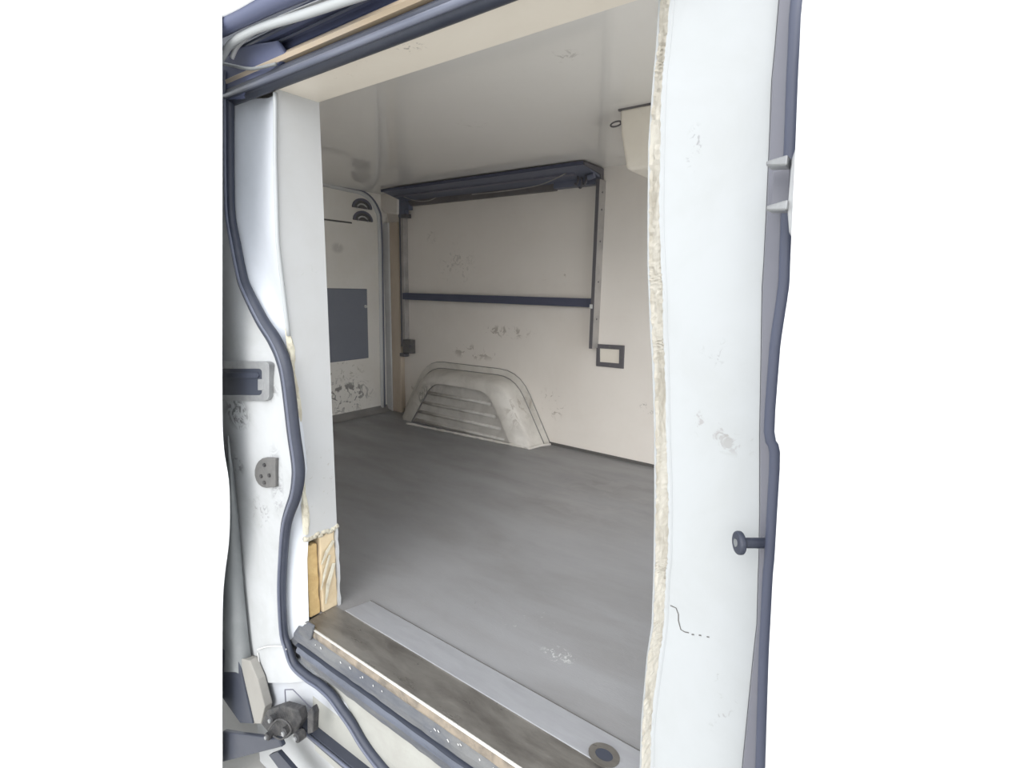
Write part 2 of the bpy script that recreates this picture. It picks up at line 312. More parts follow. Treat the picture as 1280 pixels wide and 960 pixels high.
for (y0_, z0_, y1_, z1_, w_) in ((.655, .02, .684, .11, .010), (.644, .06, .672, .135, .006), (.648, .12, .684, .165, .008)):
    q0_ = Vector((XL-.003, y0_, z0_)); q1_ = Vector((XL-.003, y1_, z1_)); mid = q0_.lerp(q1_, .5)+Vector((.003, 0, 0)); n_ = Vector((0, -(z1_-z0_), y1_-y0_)).normalized()*w_
    prism(b, [q0_, mid+n_*.5, q1_, q1_+n_, mid+n_*1.6, q0_+n_*.4], (.0018, 0, 0))
obj('torn_flaps', b, FOAM, jamb, bevel=.0008)

b = B(); box(b, (XL-.02, .598, 1.108), (.06, YI+.001, 1.13)); hd = struct('trim_7', b, W_HEAD, bevel=.003)
b = B(); box(b, (XL-.02, .62, 1.13), (.06, YI, ZC)); struct('trim_8', b, W_HEAD)

RYo = .62
rpan = thing('doorway_panel', (-.2, RYo, 0), 'wide white panel right of the opening with a ragged foam left edge', 'panel')
Lf = [(839, -60), (839, 0), (834, 60), (829.7, 100), (827, 180), (826, 270), (828, 330), (830, 365), (831, 420), (832.5, 450), (834.4, 540), (836, 590), (837, 640), (836, 700), (833.7, 722), (831, 780), (826, 820), (816, 900), (814, 962), (806, 1080)]
Li = [(829, -60), (824, 0), (820.5, 60), (816.6, 100), (811, 180), (810, 270), (810, 330), (811, 360), (813.5, 420), (815.6, 450), (818.4, 540), (818.4, 590), (818.4, 640), (817.5, 700), (817, 722), (815, 780), (809, 820), (802, 900), (800, 962), (792, 1080)]
Rf = [(978, -60), (973, 0), (968, 60), (964, 100), (961, 180), (957, 270), (954, 330), (952, 360), (951, 420), (950.6, 450), (949, 540), (949, 590), (949, 640), (948, 700), (947, 722), (945.5, 780), (941, 820), (933, 900), (927, 962), (912, 1080)]
b = B()
rows = [[AY(a[0], a[1], RYo), AY(a[0]*.66+c[0]*.34, a[1], RYo), AY(a[0]*.33+c[0]*.67, a[1], RYo), AY(c[0], c[1], RYo), AY(c[0], c[1], RYo)+Vector((0, .04, 0))] for a, c in zip(Lf, Rf)]
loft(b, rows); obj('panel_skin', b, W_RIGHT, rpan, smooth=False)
b = B(); rows = []; po = smooth_path([AY(a[0]+1, a[1], RYo) for a in Lf], 14); pi_ = smooth_path([AY(c[0]+1.5, c[1], .650) for c in Li], 14)
for a, c in zip(po, pi_):
    r = []
    for k in range(6):
        t = k/5; q = a.lerp(c, t); r.append(q+Vector((random.uniform(-.0009, .0009), random.uniform(-.0014, .0014)+(.002 if 0 < k < 5 else 0), 0)))
    rows.append(r)
loft(b, rows); obj('foam_edge', b, FOAMG, rpan)
b = B(); rj = lambda: random.uniform(-.0008, .0008)   # chipped skin lip beside the foam
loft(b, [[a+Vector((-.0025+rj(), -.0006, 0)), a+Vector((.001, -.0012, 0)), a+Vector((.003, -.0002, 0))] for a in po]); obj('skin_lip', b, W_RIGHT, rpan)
b = B(); rows = []
for c in Li:
    q = AY(c[0], c[1], .655); rows.append([q+Vector((.004, -.002, 0)), q+Vector((.0005, -.0025, 0)), q+Vector((-.0008, 0, 0)), q+Vector((0, .035, 0)), q+Vector((.02, .035, 0))])
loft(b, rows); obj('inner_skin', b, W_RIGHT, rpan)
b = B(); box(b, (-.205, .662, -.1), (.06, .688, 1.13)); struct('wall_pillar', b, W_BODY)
def crack(px, w_=.0009):
    bm = B(); tube(bm, [AY(x, y, RYo-.0004) for x, y in px], w_, 6, (0, 1, 0), .4); return bm
obj('crack', crack([(838, 757), (845, 760), (848, 768), (848, 776), (851, 787), (856, 790), (861, 791)], .0007), SEAM, rpan)
for x, y in ((866, 793), (875, 794), (885, 796)):
    o = obj('chip', crack([(x-1.5, y), (x+1.5, y+.4)], .0008), SEAM, rpan)

# black strip between panel and front door, with its rubber
Ld = [(1012, -60), (999.5, 0), (996, 60), (994, 100), (991, 180), (987, 270), (984.5, 330), (983, 360), (974, 420), (971, 450), (965, 540), (972, 566), (968.4, 640), (965, 700), (963, 722), (960, 780), (958, 820), (955.5, 900), (953.7, 962), (950, 1080)]
ptr = thing('pillar_trim', (-.13, .6, .1), 'grey black vertical trim strip between the white panel and the front door', 'trim')
b = B(); rows = [[AY(c[0], c[1], .628), AY(c[0]+2, c[1], .602), AY(c[0]*.4+d[0]*.6, d[1], .600), AY(d[0]+12, d[1], .602)] for c, d in zip(Rf, [(np_[0], np_[1]) for np_ in Ld])]
loft(b, rows); obj('strip', b, TRIMP, ptr)
b = B(); tube(b, smooth_path([AY(d[0]-2, d[1], .585) for d in Ld], 3), .0065, 10, (0, 1, 0), .8); obj('rubber_lip', b, TRIMB, ptr, smooth=True)
b = B(); box(b, (-.11, .632, -.5), (.4, .65, 1.4)); obj('backing', b, TRIMB, ptr)

# front door: white skin at the right
fd = thing('front_door', (.1, .5, -.1), 'bright white front door edge at the far right with a wavy shut line', 'car door')
b = B(); YD = .52
edge = smooth_path([AY(d[0], d[1], YD) for d in Ld], 3)
rows = [[q+Vector((.004, .03, 0)), q+Vector((0, .012, 0)), q+Vector((.0015, .003, 0)), q+Vector((.006, 0, 0)), Vector((.12, YD-.004, q.z)), Vector((.62, YD-.03, q.z+.0))] for q in edge]
loft(b, rows); obj('door_skin', b, W_DOOR, fd, smooth=True)
b = B(); prism(b, [AY(989, 200, .535), AY(996, 180, .535), AY(996, 310, .535), AY(986, 290, .535), AY(984, 262, .535)], (0, .012, 0)); hb = obj('hinge_bracket', b, GREYM, fd, bevel=.001)
for yy, hh in ((209, 3), (263, 3)):
    b = B(); a = AY(990, yy-3, .55); c = AY(964, yy+1, .565)
    t = Vector((0, 0, .003))
    prism(b, [a+t*1.5, c+t*.7, c-t*.7, a-t*1.5], (0, -.022, 0)); obj('fin', b, GREYM, hb, bevel=.0015)
b = B(); prism(b, [AY(966, 214, .575), AY(988, 210, .575), AY(986, 262, .575), AY(964, 262, .575)], (0, .01, 0)); obj('web_plate', b, TRIMP, hb, bevel=.001)

# buffer pin
st = thing('buffer_pin', AY(958, 679, .6), 'dark flat-headed buffer pin sticking out over the white panel', 'door stop')
a = AY(919.5, 678.5, .572); c = AY(968, 679, .596); d = (c-a).normalized()
hdv = (a-c).normalized()
b = B(); cyl(b, a+d*.004, c, .0056, 20); obj('shaft', b, RUB, st, smooth=False, bevel=.0005)
b = B(); cyl(b, a+d*.0002, a+d*.0075, .0125, 28); hh = obj('head', b, RUB, st, bevel=.0025, seg=3)
b = B(); cyl(b, a-d*.0006, a+d*.0015, .0042, 20); obj('socket', b, GAPG, hh)
b = B(); cyl(b, c-d*.010, c+d*.004, .0078, 20); obj('collar', b, TRIMP, st, bevel=.001)

# ------------------------------------------------------------------ left bodywork
SE_L = [(278, 60), (278, 100), (278, 180), (278.5, 240), (279, 270), (280, 300), (291, 340), (298, 360), (316, 400), (335, 420)]
seal_px = [(286, 92), (286, 140), (286, 180), (286.5, 230), (288, 270), (294, 305), (301, 340), (307, 360), (327, 400), (343, 425), (354, 450), (360, 480), (367, 540), (372.5, 580), (372.5, 600), (369, 620), (362, 640), (358, 655), (355, 680), (352.5, 720), (352.5, 750), (355, 790), (360, 808), (368, 830), (385, 846), (400, 856), (415, 870), (428, 888), (440, 905), (452, 925), (464, 942), (480, 962), (500, 985)]
ds = thing('door_seal', AY(370, 600, .585), 'thick blue-black rubber seal snaking around the left and bottom of the doorway', 'seal')
b = B(); sp = smooth_path([AY(x, y, .583) for x, y in seal_px], 5)
sw = [.0125, .0125, .0125, .0125, .0125, .0135, .0135, .014, .0155, .0165, .0165, .0155, .0155, .0155, .0155, .0145, .0135, .013, .012, .0115, .0105, .010, .011, .012, .012, .012, .0125, .0125, .0125, .0125, .0125, .0125, .0125]
rads = [sw[min(i//5, 32)]+(sw[min(i//5+1, 32)]-sw[min(i//5, 32)])*(i % 5)/5 for i in range(len(sp))]
tube(b, sp, .0128, 12, (0, 1, 0), .8, rad=rads); obj('bulb', b, RUB, ds, smooth=True)
b = B(); tube(b, [q+Vector((.004, -.010, .001)) for q in sp], .0035, 8); obj('sheen_ridge', b, RUBH, ds, smooth=True)  # paler bead paints the highlight along the seal
b = B()   # top run follows the header
zt0 = AY(313, 126, .594)
tp = lambda px, py, y: AY(px, py, y)
a0, a1 = AY(300, 124, .590), AY(640, -8, .590)
def xrun(bm, px, py, y, r, n=10, x0=None, x1=.0, flat=1.0):
    q = AY(px, py, y); x0 = XL-.16 if x0 is None else x0
    tube(bm, [(x0, q.y, q.z), ((x0+x1)/2, q.y, q.z), (x1, q.y, q.z)], r, n, (0, 1, 0), flat)
xrun(b, 400, 77, .588, .0165); o = obj('top_bulb', b, RUB, ds, smooth=True)
b = B(); xrun(b, 400, 73, .5735, .006, flat=.7); obj('top_sheen_ridge', b, RUBH, ds, smooth=True)  # highlight of the top seal put in as a paler bead

# loft between the seal and the jamb edge (concave painted recess)
b = B(); rows = []
ep = [(345, 118), (344.5, 160), (344, 200), (344, 250), (345, 290), (350, 330), (354, 360), (359, 400), (362, 422), (367, 460), (371, 500), (375, 540), (378, 590), (381, 620), (384, 645), (386, 665), (384, 700), (385, 740), (386, 776), (386, 800)]
sq = [(288, 118), (288, 160), (288, 200), (290, 250), (294, 290), (304, 330), (312, 360), (334, 400), (346, 422), (358, 460), (363, 500), (368, 540), (373, 590), (370, 620), (362, 645), (358, 665), (355, 700), (353, 740), (354, 776), (356, 800)]
for e, s in zip(ep, sq):
    A = AX(e[0], e[1], XL); Sx = AY(s[0], s[1], .592); r = []
    for k in range(9):
        t = k/8; q = Sx.lerp(A, t); dk = 1.0 if e[1] < 600 else .15; r.append(q+Vector((-.018*dk*math.sin(math.pi*t)*t, .022*dk*math.sin(math.pi*t), 0)))
    rows.append(r)
loft(b, rows); struct('body_recess', b, W_INNER, smooth=True)
# outer painted pillar, left of the seal
b = B(); rows = []
op = [(286, 60), (286, 180), (290, 270), (301, 340), (327, 400), (349, 440), (360, 480), (367, 540), (373, 590), (365, 635), (356, 680), (353, 750), (356, 795), (368, 830), (388, 850)]
il = [(262, 60), (262, 180), (262, 270), (262, 340), (262, 400), (262, 440), (262, 480), (264, 540), (274, 590), (282, 635), (290, 680), (300, 750), (308, 795), (318, 830), (322, 850)]
for o_, i_ in zip(op, il):
    A = AY(o_[0], o_[1], .590); C_ = AY(i_[0], i_[1], .590)
    rows.append([C_.lerp(A, t)+Vector((0, (-.012 if t < .8 else -.007) if 0 <= t < 1 else 0.0, 0)) for t in (0, .1, .25, .5, .75, .9, 1)])
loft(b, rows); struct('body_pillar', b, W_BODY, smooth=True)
b = B(); rk = [(322, 845), (330, 885), (350, 905), (380, 912), (410, 930), (445, 965), (470, 990), (640, 1100), (640, 1080), (500, 975), (480, 955), (452, 915), (430, 880), (400, 850), (370, 828), (345, 826)]
prism(b, [AY(x, y, .588) for x, y in rk], (0, .02, 0)); rocker = struct('body_rocker', b, W_ROCK, bevel=.003)
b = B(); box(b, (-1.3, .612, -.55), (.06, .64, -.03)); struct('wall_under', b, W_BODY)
b = B(); tube(b, [AY(x, y, .587) for x, y in ((356, 862), (366, 862), (392, 888), (396, 912))], .0012, 6); tube(b, [AY(x, y, .587) for x, y in ((356, 862), (357, 880))], .0012, 6)
obj('pressed_line', b, GASK, rocker)
b = B(); tube(b, smooth_path([AY(x, y, .574) for x, y in ((322, 812), (335, 808), (352, 808), (358, 812))], 4), .0016, 6); tube(b, smooth_path([AY(x, y, .575) for x, y in ((322, 816), (326, 838), (332, 866))], 4), .0012, 6)
struct('trim_9', b, CHAN)

# rail-end socket (dark slot) and striker on the pillar
ls = thing('rail_end_socket', AY(306, 476, .575), 'dark rectangular rail-end socket in the white pillar at the left edge', 'socket')
Yl = .572
b = B()
def rr(px0, py0, px1, py1, y, r=6):
    pts = []
    for cx, cy, a0_ in ((px1-r, py0+r, -90), (px1-r, py1-r, 0)):
        pts += [AY(cx+r*math.cos(math.radians(a0_+k*22.5)), cy+r*math.sin(math.radians(a0_+k*22.5)), y) for k in range(5)]
    return pts+[AY(px0, py1, y), AY(px0, py0, y)]
ring_prism(b, rr(262, 452, 336, 501, Yl), rr(262, 461, 327, 494, Yl, 4), (0, .022, 0)); obj('surround', b, GREYM, ls, bevel=.001)
b = B(); prism(b, rr(262, 461, 327, 494, Yl+.0015, 4), (0, .004, 0)); obj('slot', b, RUBD, ls)
b = B(); prism(b, rr(262, 466, 323, 473, Yl-.001, 3), (0, .004, 0)); obj('rail_tip', b, RUB, ls, bevel=.001)
b = B(); prism(b, rr(322, 474, 329, 488, Yl-.001, 2), (0, .004, 0)); obj('stopper', b, GREYM, ls, bevel=.001)
sk = thing('latch_striker', AY(333, 592, .575), 'small D-shaped grey metal striker plate bolted to the white pillar', 'striker')
b = B(); q = [(344, 573), (344, 609)] + [(332+13.5*math.cos(math.radians(a))*1.05, 591+19*math.sin(math.radians(a))) for a in range(90, 271, 20)]
prism(b, [AY(x, y, .573) for x, y in q], (0, .008, 0)); sp_ = obj('plate', b, STRK, sk, bevel=.0015)
for x, y in ((331, 581), (327, 595), (337, 594), (331, 603)):
    b = B(); c = AY(x, y, .573); cyl(b, c+Vector((0, .002, 0)), c-Vector((0, .0035, 0)), .0042, 12); obj('bolt', b, BLACKM, sp_, bevel=.0008)

# sliding door pushed back along the body, filling the view to the left
sd = thing('sliding_door', (-1.6, .5, -.4), 'white sliding door pushed open along the body, filling the far left', 'car door')
b = B(); YS = .52
DE = ((277.5, -60), (278, 120), (278, 300), (278, 500), (280, 560), (286, 600), (287.5, 640), (286, 680), (281, 720), (278.5, 760), (278, 860), (278, 1060))
le = smooth_path([AY(x, y, YS) for x, y in DE], 4)
le2 = smooth_path([AY(x, y, YS+.03) for x, y in DE], 4)
rows = [[q2+Vector((-.012, .004, 0)), q2, q2.lerp(q, .5), q, q+Vector((-.006, -.003, 0)), Vector((-2.0, YS-.02, q.z)), Vector((-2.6, YS, q.z)), Vector((-4.5, YS+.04, q.z))] for q, q2 in zip(le, le2)]
loft(b, rows); obj('door_skin', b, W_DOOR, sd, smooth=True)
b = B(); c = AY(280.5, 613, YS-.001); prism(b, [c+Vector((.0035*math.cos(a), 0, .030*math.sin(a))) for a in (k*math.pi/8 for k in range(16))], (0, -.002, 0)); obj('oval_hole', b, RUBD, sd)  # flat dark disc stands in for the shade inside a hole
gp = thing('door_edge_strip', AY(298, 700, .56), 'tapering grey strip between sliding door and white pillar', 'seal')  # plain grey strip across the gap beside the sliding door
b = B(); L_ = [(284, 545), (283, 600), (280, 660), (276, 720), (272, 780), (270, 840)]; R_ = [(286, 545), (294, 605), (300, 670), (305, 740), (311, 800), (318, 850)]
loft(b, [[AY(x0, y0, .555), AY(x0*.5+x1*.5, y0, .548), AY(x1, y1, .57), AY(x1+.5, y1, .59)] for (x0, y0), (x1, y1) in zip(L_, R_)]); obj('strip', b, GAPG, gp, smooth=True)

# ------------------------------------------------------------------ slide rail and gutter over the doorway (all run along the van)
ur = thing('upper_slide_rail', (XL, .57, 1.12), 'dark blue-grey upper slide rail with pale lips running above the doorway', 'rail')
def band(name, edges, m_, x0=XL-.17, x1=.0, parent=ur, smooth=False):
    """edges: list of (image row at column 400, y) giving the profile of a strip extruded along x"""
    b = B(); P = [AY(400, v, y) for v, y in edges]
    loft(b, [[(x, q.y, q.z) for q in P] for x in (x0, (x0+x1)/2, x1)]); return obj(name, b, m_, parent, smooth=smooth)
band('lower_flange', [(64, .59), (55, .575), (48, .572), (44, .59)], TANP)
band('channel', [(47, .585), (42, .598), (34, .600), (26, .592), (20, .582), (14, .575)], CHANB)
band('track_lip', [(30, .585), (27, .580), (25, .585)], RUBH)
band('inner_track', [(15, .58), (8, .583), (2, .578), (-6, .575)], RUBH)
band('track_shadow_strip', [(10, .576), (7, .573), (4, .577)], RUBD)
def slanted(name, pts_px, y0, m_, thick=.02, parent=None, smooth=False, r=None):
    b = B(); tube(b, smooth_path([AY(x, y, y0) for x, y in pts_px], 5), r, 10, (0, 1, 0), .8); return obj(name, b, m_, parent, smooth=True)
dg = thing('roof_gutter', AY(330, 30, .53), 'pale roof gutter lip curving down at the upper left corner', 'gutter')
slanted('gutter_lip', [(520, -28), (440, -2), (380, 18), (330, 33), (305, 44), (288, 56), (280, 68), (270, 84)], .545, W_RIGHT, parent=dg, r=.0075)
slanted('gutter_inner', [(480, -25), (410, 0), (350, 24), (318, 40), (298, 56), (290, 72)], .558, W_JAMB, parent=dg, r=.005)
slanted('dark_gap', [(440, -40), (350, -2), (320, 12), (295, 24), (276, 34), (250, 46)], .535, CHANB, parent=dg, r=.0165)
slanted('roof_skin_edge', [(400, -60), (330, -18), (300, 0), (276, 12), (250, 24)], .525, W_DOOR, parent=dg, r=.016)
b = B(); prism(b, [AY(x, y, .575) for x, y in ((262, 70), (292, 58), (345, 50), (358, 70), (330, 96), (300, 122), (262, 130))], (0, .012, 0)); obj('corner_piece', b, CHANB, ur, bevel=.004)
b = B(); tube(b, smooth_path([AY(x, y, .566) for x, y in ((272, 78), (290, 82), (315, 86), (345, 80))], 4), .003, 8); obj('corner_lip', b, GAPG, ur, smooth=True)
b = B(); box(b, (-1.45, .615, 1.135), (-.02, .619, 1.42)); obj('backing', b, RUBD, ur)
b = B(); box(b, (-4.5, .60, ZC+.03), (.1, YW+.05, 1.42)); struct('roof', b, W_DOOR, bevel=.01)

# ------------------------------------------------------------------ sill
sl = thing('sill_plate', (-.6, .64, 0), 'worn brown-grey steel tread plate with a bright front edge on the sill', 'sill')
b = B(); box(b, (-1.015, .599, -.004), (.05, .679, .0015)); obj('tread', b, STEEL, sl)
b = B(); tube(b, [(-1.012, .5975, .0), (-.5, .5975, .0), (.05, .5975, .0)], .0028, 8); obj('bright_edge', b, BRIGHT, sl, smooth=True)
b = B(); n = 60
rows = [[(-1.01+1.06*i/n, .598, -.003), (-1.01+1.06*i/n, .5965, -.012-random.uniform(0, .003)-.012*min(1, i/40)), (-1.01+1.06*i/n, .601, -.034)] for i in range(n+1)]
loft(b, rows); obj('sealed_front', b, BEIGE, sl)
es = thing('edge_strip', (-.6, .71, 0), 'light grey aluminium strip between the steel tread and the grey floor', 'strip')
b = B(); prism(b, [(-.981, .679, 0), (-.965, .742, 0), (.05, .742, 0), (.05, .679, 0)], (0, 0, .0045)); obj('strip', b, ALU, es, bevel=.0015)
b = B(); box(b, (-.965, .7415, .0), (.05, .7425, .0052)); obj('joint_line', b, SEAM, es)
b = B(); box(b, (-.98, .6785, .0), (.05, .680, .0035)); obj('front_joint', b, STEEL, es)
dr = thing('drain_cup', AZ(750, 945, .005), 'round rusty drain cup set in the aluminium strip beside the right jamb', 'drain')
c = AZ(755, 944, .005); b = B()
R_o = [(c.x+.026*math.cos(k*math.pi/14), c.y+.022*math.sin(k*math.pi/14), .0047) for k in range(28)]; R_i = [(c.x+.015*math.cos(k*math.pi/14), c.y+.0115*math.sin(k*math.pi/14), .0047) for k in range(28)]
ring_prism(b, R_o, R_i, (0, 0, .0016)); obj('rim', b, STEEL, dr)
b = B(); prism(b, [(x, y, .0047) for x, y, z in R_i], (0, 0, .0008)); obj('hole', b, RUBD, dr)
# scuffed step moulding below the tread
sg = thing('step_moulding', (-.7, .58, -.06), 'scuffed dark grey plastic step moulding under the bright sill edge', 'step')
def profile_run(name, prof, m_, x0, x1, parent, jitter=0.0, n=50, smooth=False):
    b = B(); loft(b, [[(x0+(x1-x0)*i/n, y+random.uniform(-jitter, jitter), z+random.uniform(-jitter, jitter)) for y, z in prof] for i in range(n+1)]); return obj(name, b, m_, parent, smooth=smooth)
X0 = -1.045
profile_run('upper_face', [(.602, -.02), (.594, -.027), (.588, -.033), (.586, -.045)], SCUFFP, X0, .05, sg, .0008)
profile_run('groove', [(.586, -.045), (.592, -.048), (.592, -.054), (.584, -.057)], RUBD, X0+.01, .05, sg)
profile_run('blue_lip', [(.584, -.056), (.580, -.061), (.579, -.066), (.583, -.071)], BLIP, X0+.02, .05, sg, .0006)
profile_run('lower_face', [(.583, -.070), (.584, -.088), (.594, -.096)], SCUFFP, X0+.03, .05, sg, .0008)
profile_run('ledge', [(.597, -.092), (.592, -.12), (.587, -.17), (.586, -.3)], W_LEDGE, -.98, .05, sg)
b = B(); prism(b, [AY(x, y, .592) for x, y in ((361, 802), (374, 786), (384, 778), (392, 783), (388, 800), (374, 812))], (0, .006, 0)); obj('end_block', b, SCUFFP, sg, bevel=.003)
b = B()
for k in range(30):
    t = random.random(); x = -.98+.75*t; c = Vector((x, .5925-random.random()*.004, -.022-random.random()*.012)); cyl(b, c, c+Vector((random.uniform(.002, .007), -.001, random.uniform(-.003, 0))), .0008, 5)
o = obj('paint_chips', b, CHAN, sg); o['kind'] = 'stuff'

# lower rail, roller arm and hinge clutter
lr = thing('lower_slide_rail', AY(400, 925, .56), 'dark lower slide rail running right from the roller arm', 'rail')
b = B(); a = AY(372, 908, .565); c = AY(440, 965, .565); dd = c-a; e = a+dd*1.6
prism(b, [a+Vector((0, 0, .008)), e+Vector((0, 0, .012)), e-Vector((0, 0, .014)), a-Vector((0, 0, .010))], (0, .03, 0)); obj('rail_body', b, RUBD, lr, bevel=.002)
b = B(); tube(b, [a+Vector((0, -.004, .006)), e+Vector((0, -.004, .008))], .0035, 8); obj('rail_lip', b, RUBH, lr, smooth=True)
ra = thing('roller_arm', AY(355, 905, .55), 'greasy black roller arm bracket at the foot of the white pillar', 'hinge')
b = B(); prism(b, [AY(x, y, .538) for x, y in ((278, 914), (300, 918), (348, 924), (352, 934), (320, 942), (278, 953))], (0, .012, 0)); obj('arm', b, RUBD, ra, bevel=.003)
b = B(); prism(b, [AY(x, y, .545) for x, y in ((326, 905), (334, 888), (352, 882), (372, 888), (376, 902), (366, 918), (340, 922))], (0, .02, 0)); br = obj('bracket', b, BLACKM, ra, bevel=.003)
for (x, y, r) in ((345, 896, .010), (362, 912, .012), (377, 918, .011), (340, 917, .009)):
    b = B(); c = AY(x, y, .545); cyl(b, c+Vector((0, .006, 0)), c-Vector((0, .014, 0)), r, 18); ro = obj('roller', b, BLACKM, ra, bevel=.002)
    b = B(); cyl(b, c-Vector((0, .012, 0)), c-Vector((0, .018, 0)), r*.45, 12); obj('pin', b, GREYM, ro, bevel=.0008)
b = B(); prism(b, [AY(x, y, .54) for x, y in ((384, 890), (389, 884), (392, 892), (391, 916), (384, 918))], (0, .014, 0)); obj('stop_tab', b, BLACKM, ra, bevel=.002)
b = B(); tube(b, smooth_path([AY(x, y, .532) for x, y in ((336, 912), (346, 900), (358, 902), (364, 914), (352, 924), (342, 920))], 4), .0022, 8); obj('spring', b, BLACKM, ra, smooth=True)
# door bottom bits at the lower left
lt = thing('step_edge_trim', AY(300, 860, .56), 'black and beige trim wedge below the grey strip at the lower left', 'trim')
b = B(); prism(b, [AY(x, y, .552) for x, y in ((262, 800), (280, 812), (297, 822), (306, 862), (316, 905), (300, 904), (262, 850))], (0, .02, 0)); obj('black_wedge', b, RUBD, lt, bevel=.002)
b = B(); prism(b, [AY(x, y, .556) for x, y in ((297, 822), (312, 826), (322, 850), (331, 884), (326, 905), (314, 905), (305, 862))], (0, .02, 0)); obj('beige_edge', b, COVE2, lt, bevel=.002)
b = B(); prism(b, [AY(x, y, .548) for x, y in ((336, 944), (347, 940), (366, 962), (390, 990), (370, 990))], (0, .01, 0)); obj('black_corner', b, RUBD, lt)
b = B(); c = AZ(352, 950, -.6); prism(b, [AZ(x, y, -.6) for x, y in ((352, 942), (380, 938), (400, 962), (372, 968))], (0, 0, .002)); g2 = obj('ground_patch', b, PAPER, None); tag(g2, 'white painted patch on the ground beside the lower rail', 'marking')

# ------------------------------------------------------------------ rear door fittings
rp = thing('access_panel', AX(436, 450, XR), 'plain slate grey rectangular panel on the rear door', 'panel')
q = [AX(402, 361, XR), AX(457.5, 362, XR), AX(459.5, 446.5, XR), AX(402, 453.5, XR)]
b = B(); prism(b, q, (.008, 0, 0)); pl = obj('plate', b, SLATE, rp, bevel=.0015)
b = B(); ring_prism(b, [q[0]+Vector((0, -.004, .004)), q[1]+Vector((0, .004, .004)), q[2]+Vector((0, .004, -.004)), q[3]+Vector((0, -.004, -.004))], q, (.003, 0, 0)); obj('edge_seal', b, GASK, rp)
b = B(); c = AX(455.5, 383, XR); cyl(b, c, c+Vector((.016, 0, 0)), .009, 14); obj('lock', b, CHAN, rp, bevel=.002)
for nm, (cx, cy), lab in (('air_vent', (452, 260), 'half-moon air vent on the rear door, upper of the two'), ('air_vent', (453, 275.5), 'half-moon air vent on the rear door, lower of the two')):
    c = AX(cx, cy, XR); t = thing(nm, c, lab, 'vent', 'half-moon vents on the rear door')
    arc = lambda r, s, dx: [c+Vector((dx, r*math.cos(math.pi*k/14), s*math.sin(math.pi*k/14))) for k in range(15)]
    Z0 = Vector((0, 0, 0))
    b = B(); ring_prism(b, arc(.064, .050, 0), arc(.054, .038, 0), (.012, 0, 0)); obj('rim', b, GASK, t, bevel=.001)
    b = B(); prism(b, arc(.056, .040, .001), (.003, 0, 0)); obj('grille', b, STRK, t)
    b = B(); tube(b, [q+Vector((.004, 0, -.006)) for q in arc(.034, .026, 0)], .0045, 6); obj('louvre', b, CHAN, t, smooth=True)
    b = B(); box(b, c+Vector((0, -.064, -.003)), c+Vector((.008, .064, .006))); obj('base_lip', b, SHELFE, t)

# ------------------------------------------------------------------ wheel arch box
wa = thing('wheel_arch_cover', (-1.8, YW, 0), 'grey-white moulded wheel arch box with ribbed front against the far wall', 'wheel arch')
def arcpts(P, y, k=5, r=.35):
    """round the two upper corners of a 4-point outline given in pixels on plane y"""
    V = [AY(x, yy, y) if not isinstance(x, Vector) else x for x, yy in P]; out = [V[0]]
    for i in (1, 2):
        a, m_, c = V[i-1], V[i], V[i+1]
        ra_ = .07/max((a-m_).length, .001)*r*2; rc = .07/max((c-m_).length, .001)*r*2
        s = m_.lerp(a, ra_); e = m_.lerp(c, rc)
        for j in range(k+1):
            t = j/k; out.append(s*(1-t)**2+m_*2*t*(1-t)+e*t*t)
    out.append(V[3]); return out
def foot(v): v = Vector(v); v.z = 0; return v
def outline(P, y, r=.5):
    V = [AY(x, yy, y) for x, yy in P]; V[0].z = 0; V[3].z = 0
    return arcpts([(v, 0) for v in V], y, 5, r)
flO = outline([(504, 520), (533, 450.5), (649, 464.5), (687, 557)], YW-.010, .9)
flI = outline([(509, 522), (537, 458.5), (644, 471.5), (680, 556)], YW-.012, .8)
b = B(); loft(b, [[q+Vector((0, .010, 0)) for q in flO], flO, flI]); obj('flange', b, ARCH, wa, smooth=False)
b = B(); tube(b, [q+Vector((0, -.001, 0)) for q in flI], .0035, 6); obj('flange_groove', b, COVE, wa, smooth=True)
b = B(); tube(b, [q+Vector((0, .007, 0)) for q in flO], .003, 6); obj('flange_joint', b, COVE, wa, smooth=True)
YF = 2.0
rdg = outline([(504, 532), (532, 470), (625, 480), (662, 560)], YF, .7)
rdm = [a.lerp(c, .5)+Vector((0, -.02, .004)) for a, c in zip(flI, rdg)]
rec = outline([(514, 532), (540, 478), (610, 490), (638, 556)], YF-.002, .55)
b = B(); loft(b, [flI, rdm, rdg, rec]); obj('arch_shell', b, ARCH, wa, smooth=True)
rb = [q+Vector((0, .014, 0)) for q in rec]
b = B(); loft(b, [rec, rb]); obj('inset_edge', b, COVE, wa)
b = B(); b.faces.new([b.verts.new(q) for q in rb]); obj('inset_panel', b, ARCHB, wa)
for k, (y0, y1, xa, xb) in enumerate(((497, 506, 536, 616), (511, 521, 528, 622), (525, 534, 522, 628), (538, 546, 520, 632))):
    b = B(); A = AY(xa, y0-1, YF+.010); C_ = AY(xb, y1+2, YF+.010)
    zz = (AY(600, (y0+y1)/2+2, YF)).z
    tube(b, [(A.x, YF+.010, zz), ((A.x+C_.x)/2, YF+.009, zz+.001), (C_.x-.01, YF+.010, zz)], .009, 8, (0, 1, 0), .8); obj('rib', b, ARCHB, wa, smooth=True)
b = B(); pts = []; rad = []
for i in range(40):
    t = i/39; q = foot(AZ(508, 530, 0)).lerp(foot(AZ(662, 561.5, 0)), t); pts.append(q+Vector((0, random.uniform(-.003, .003), .004))); rad.append(.006+random.uniform(-.002, .003))
tube(b, pts, .006, 7, rad=rad); obj('sealant_bead', b, ARCH, wa, smooth=True)
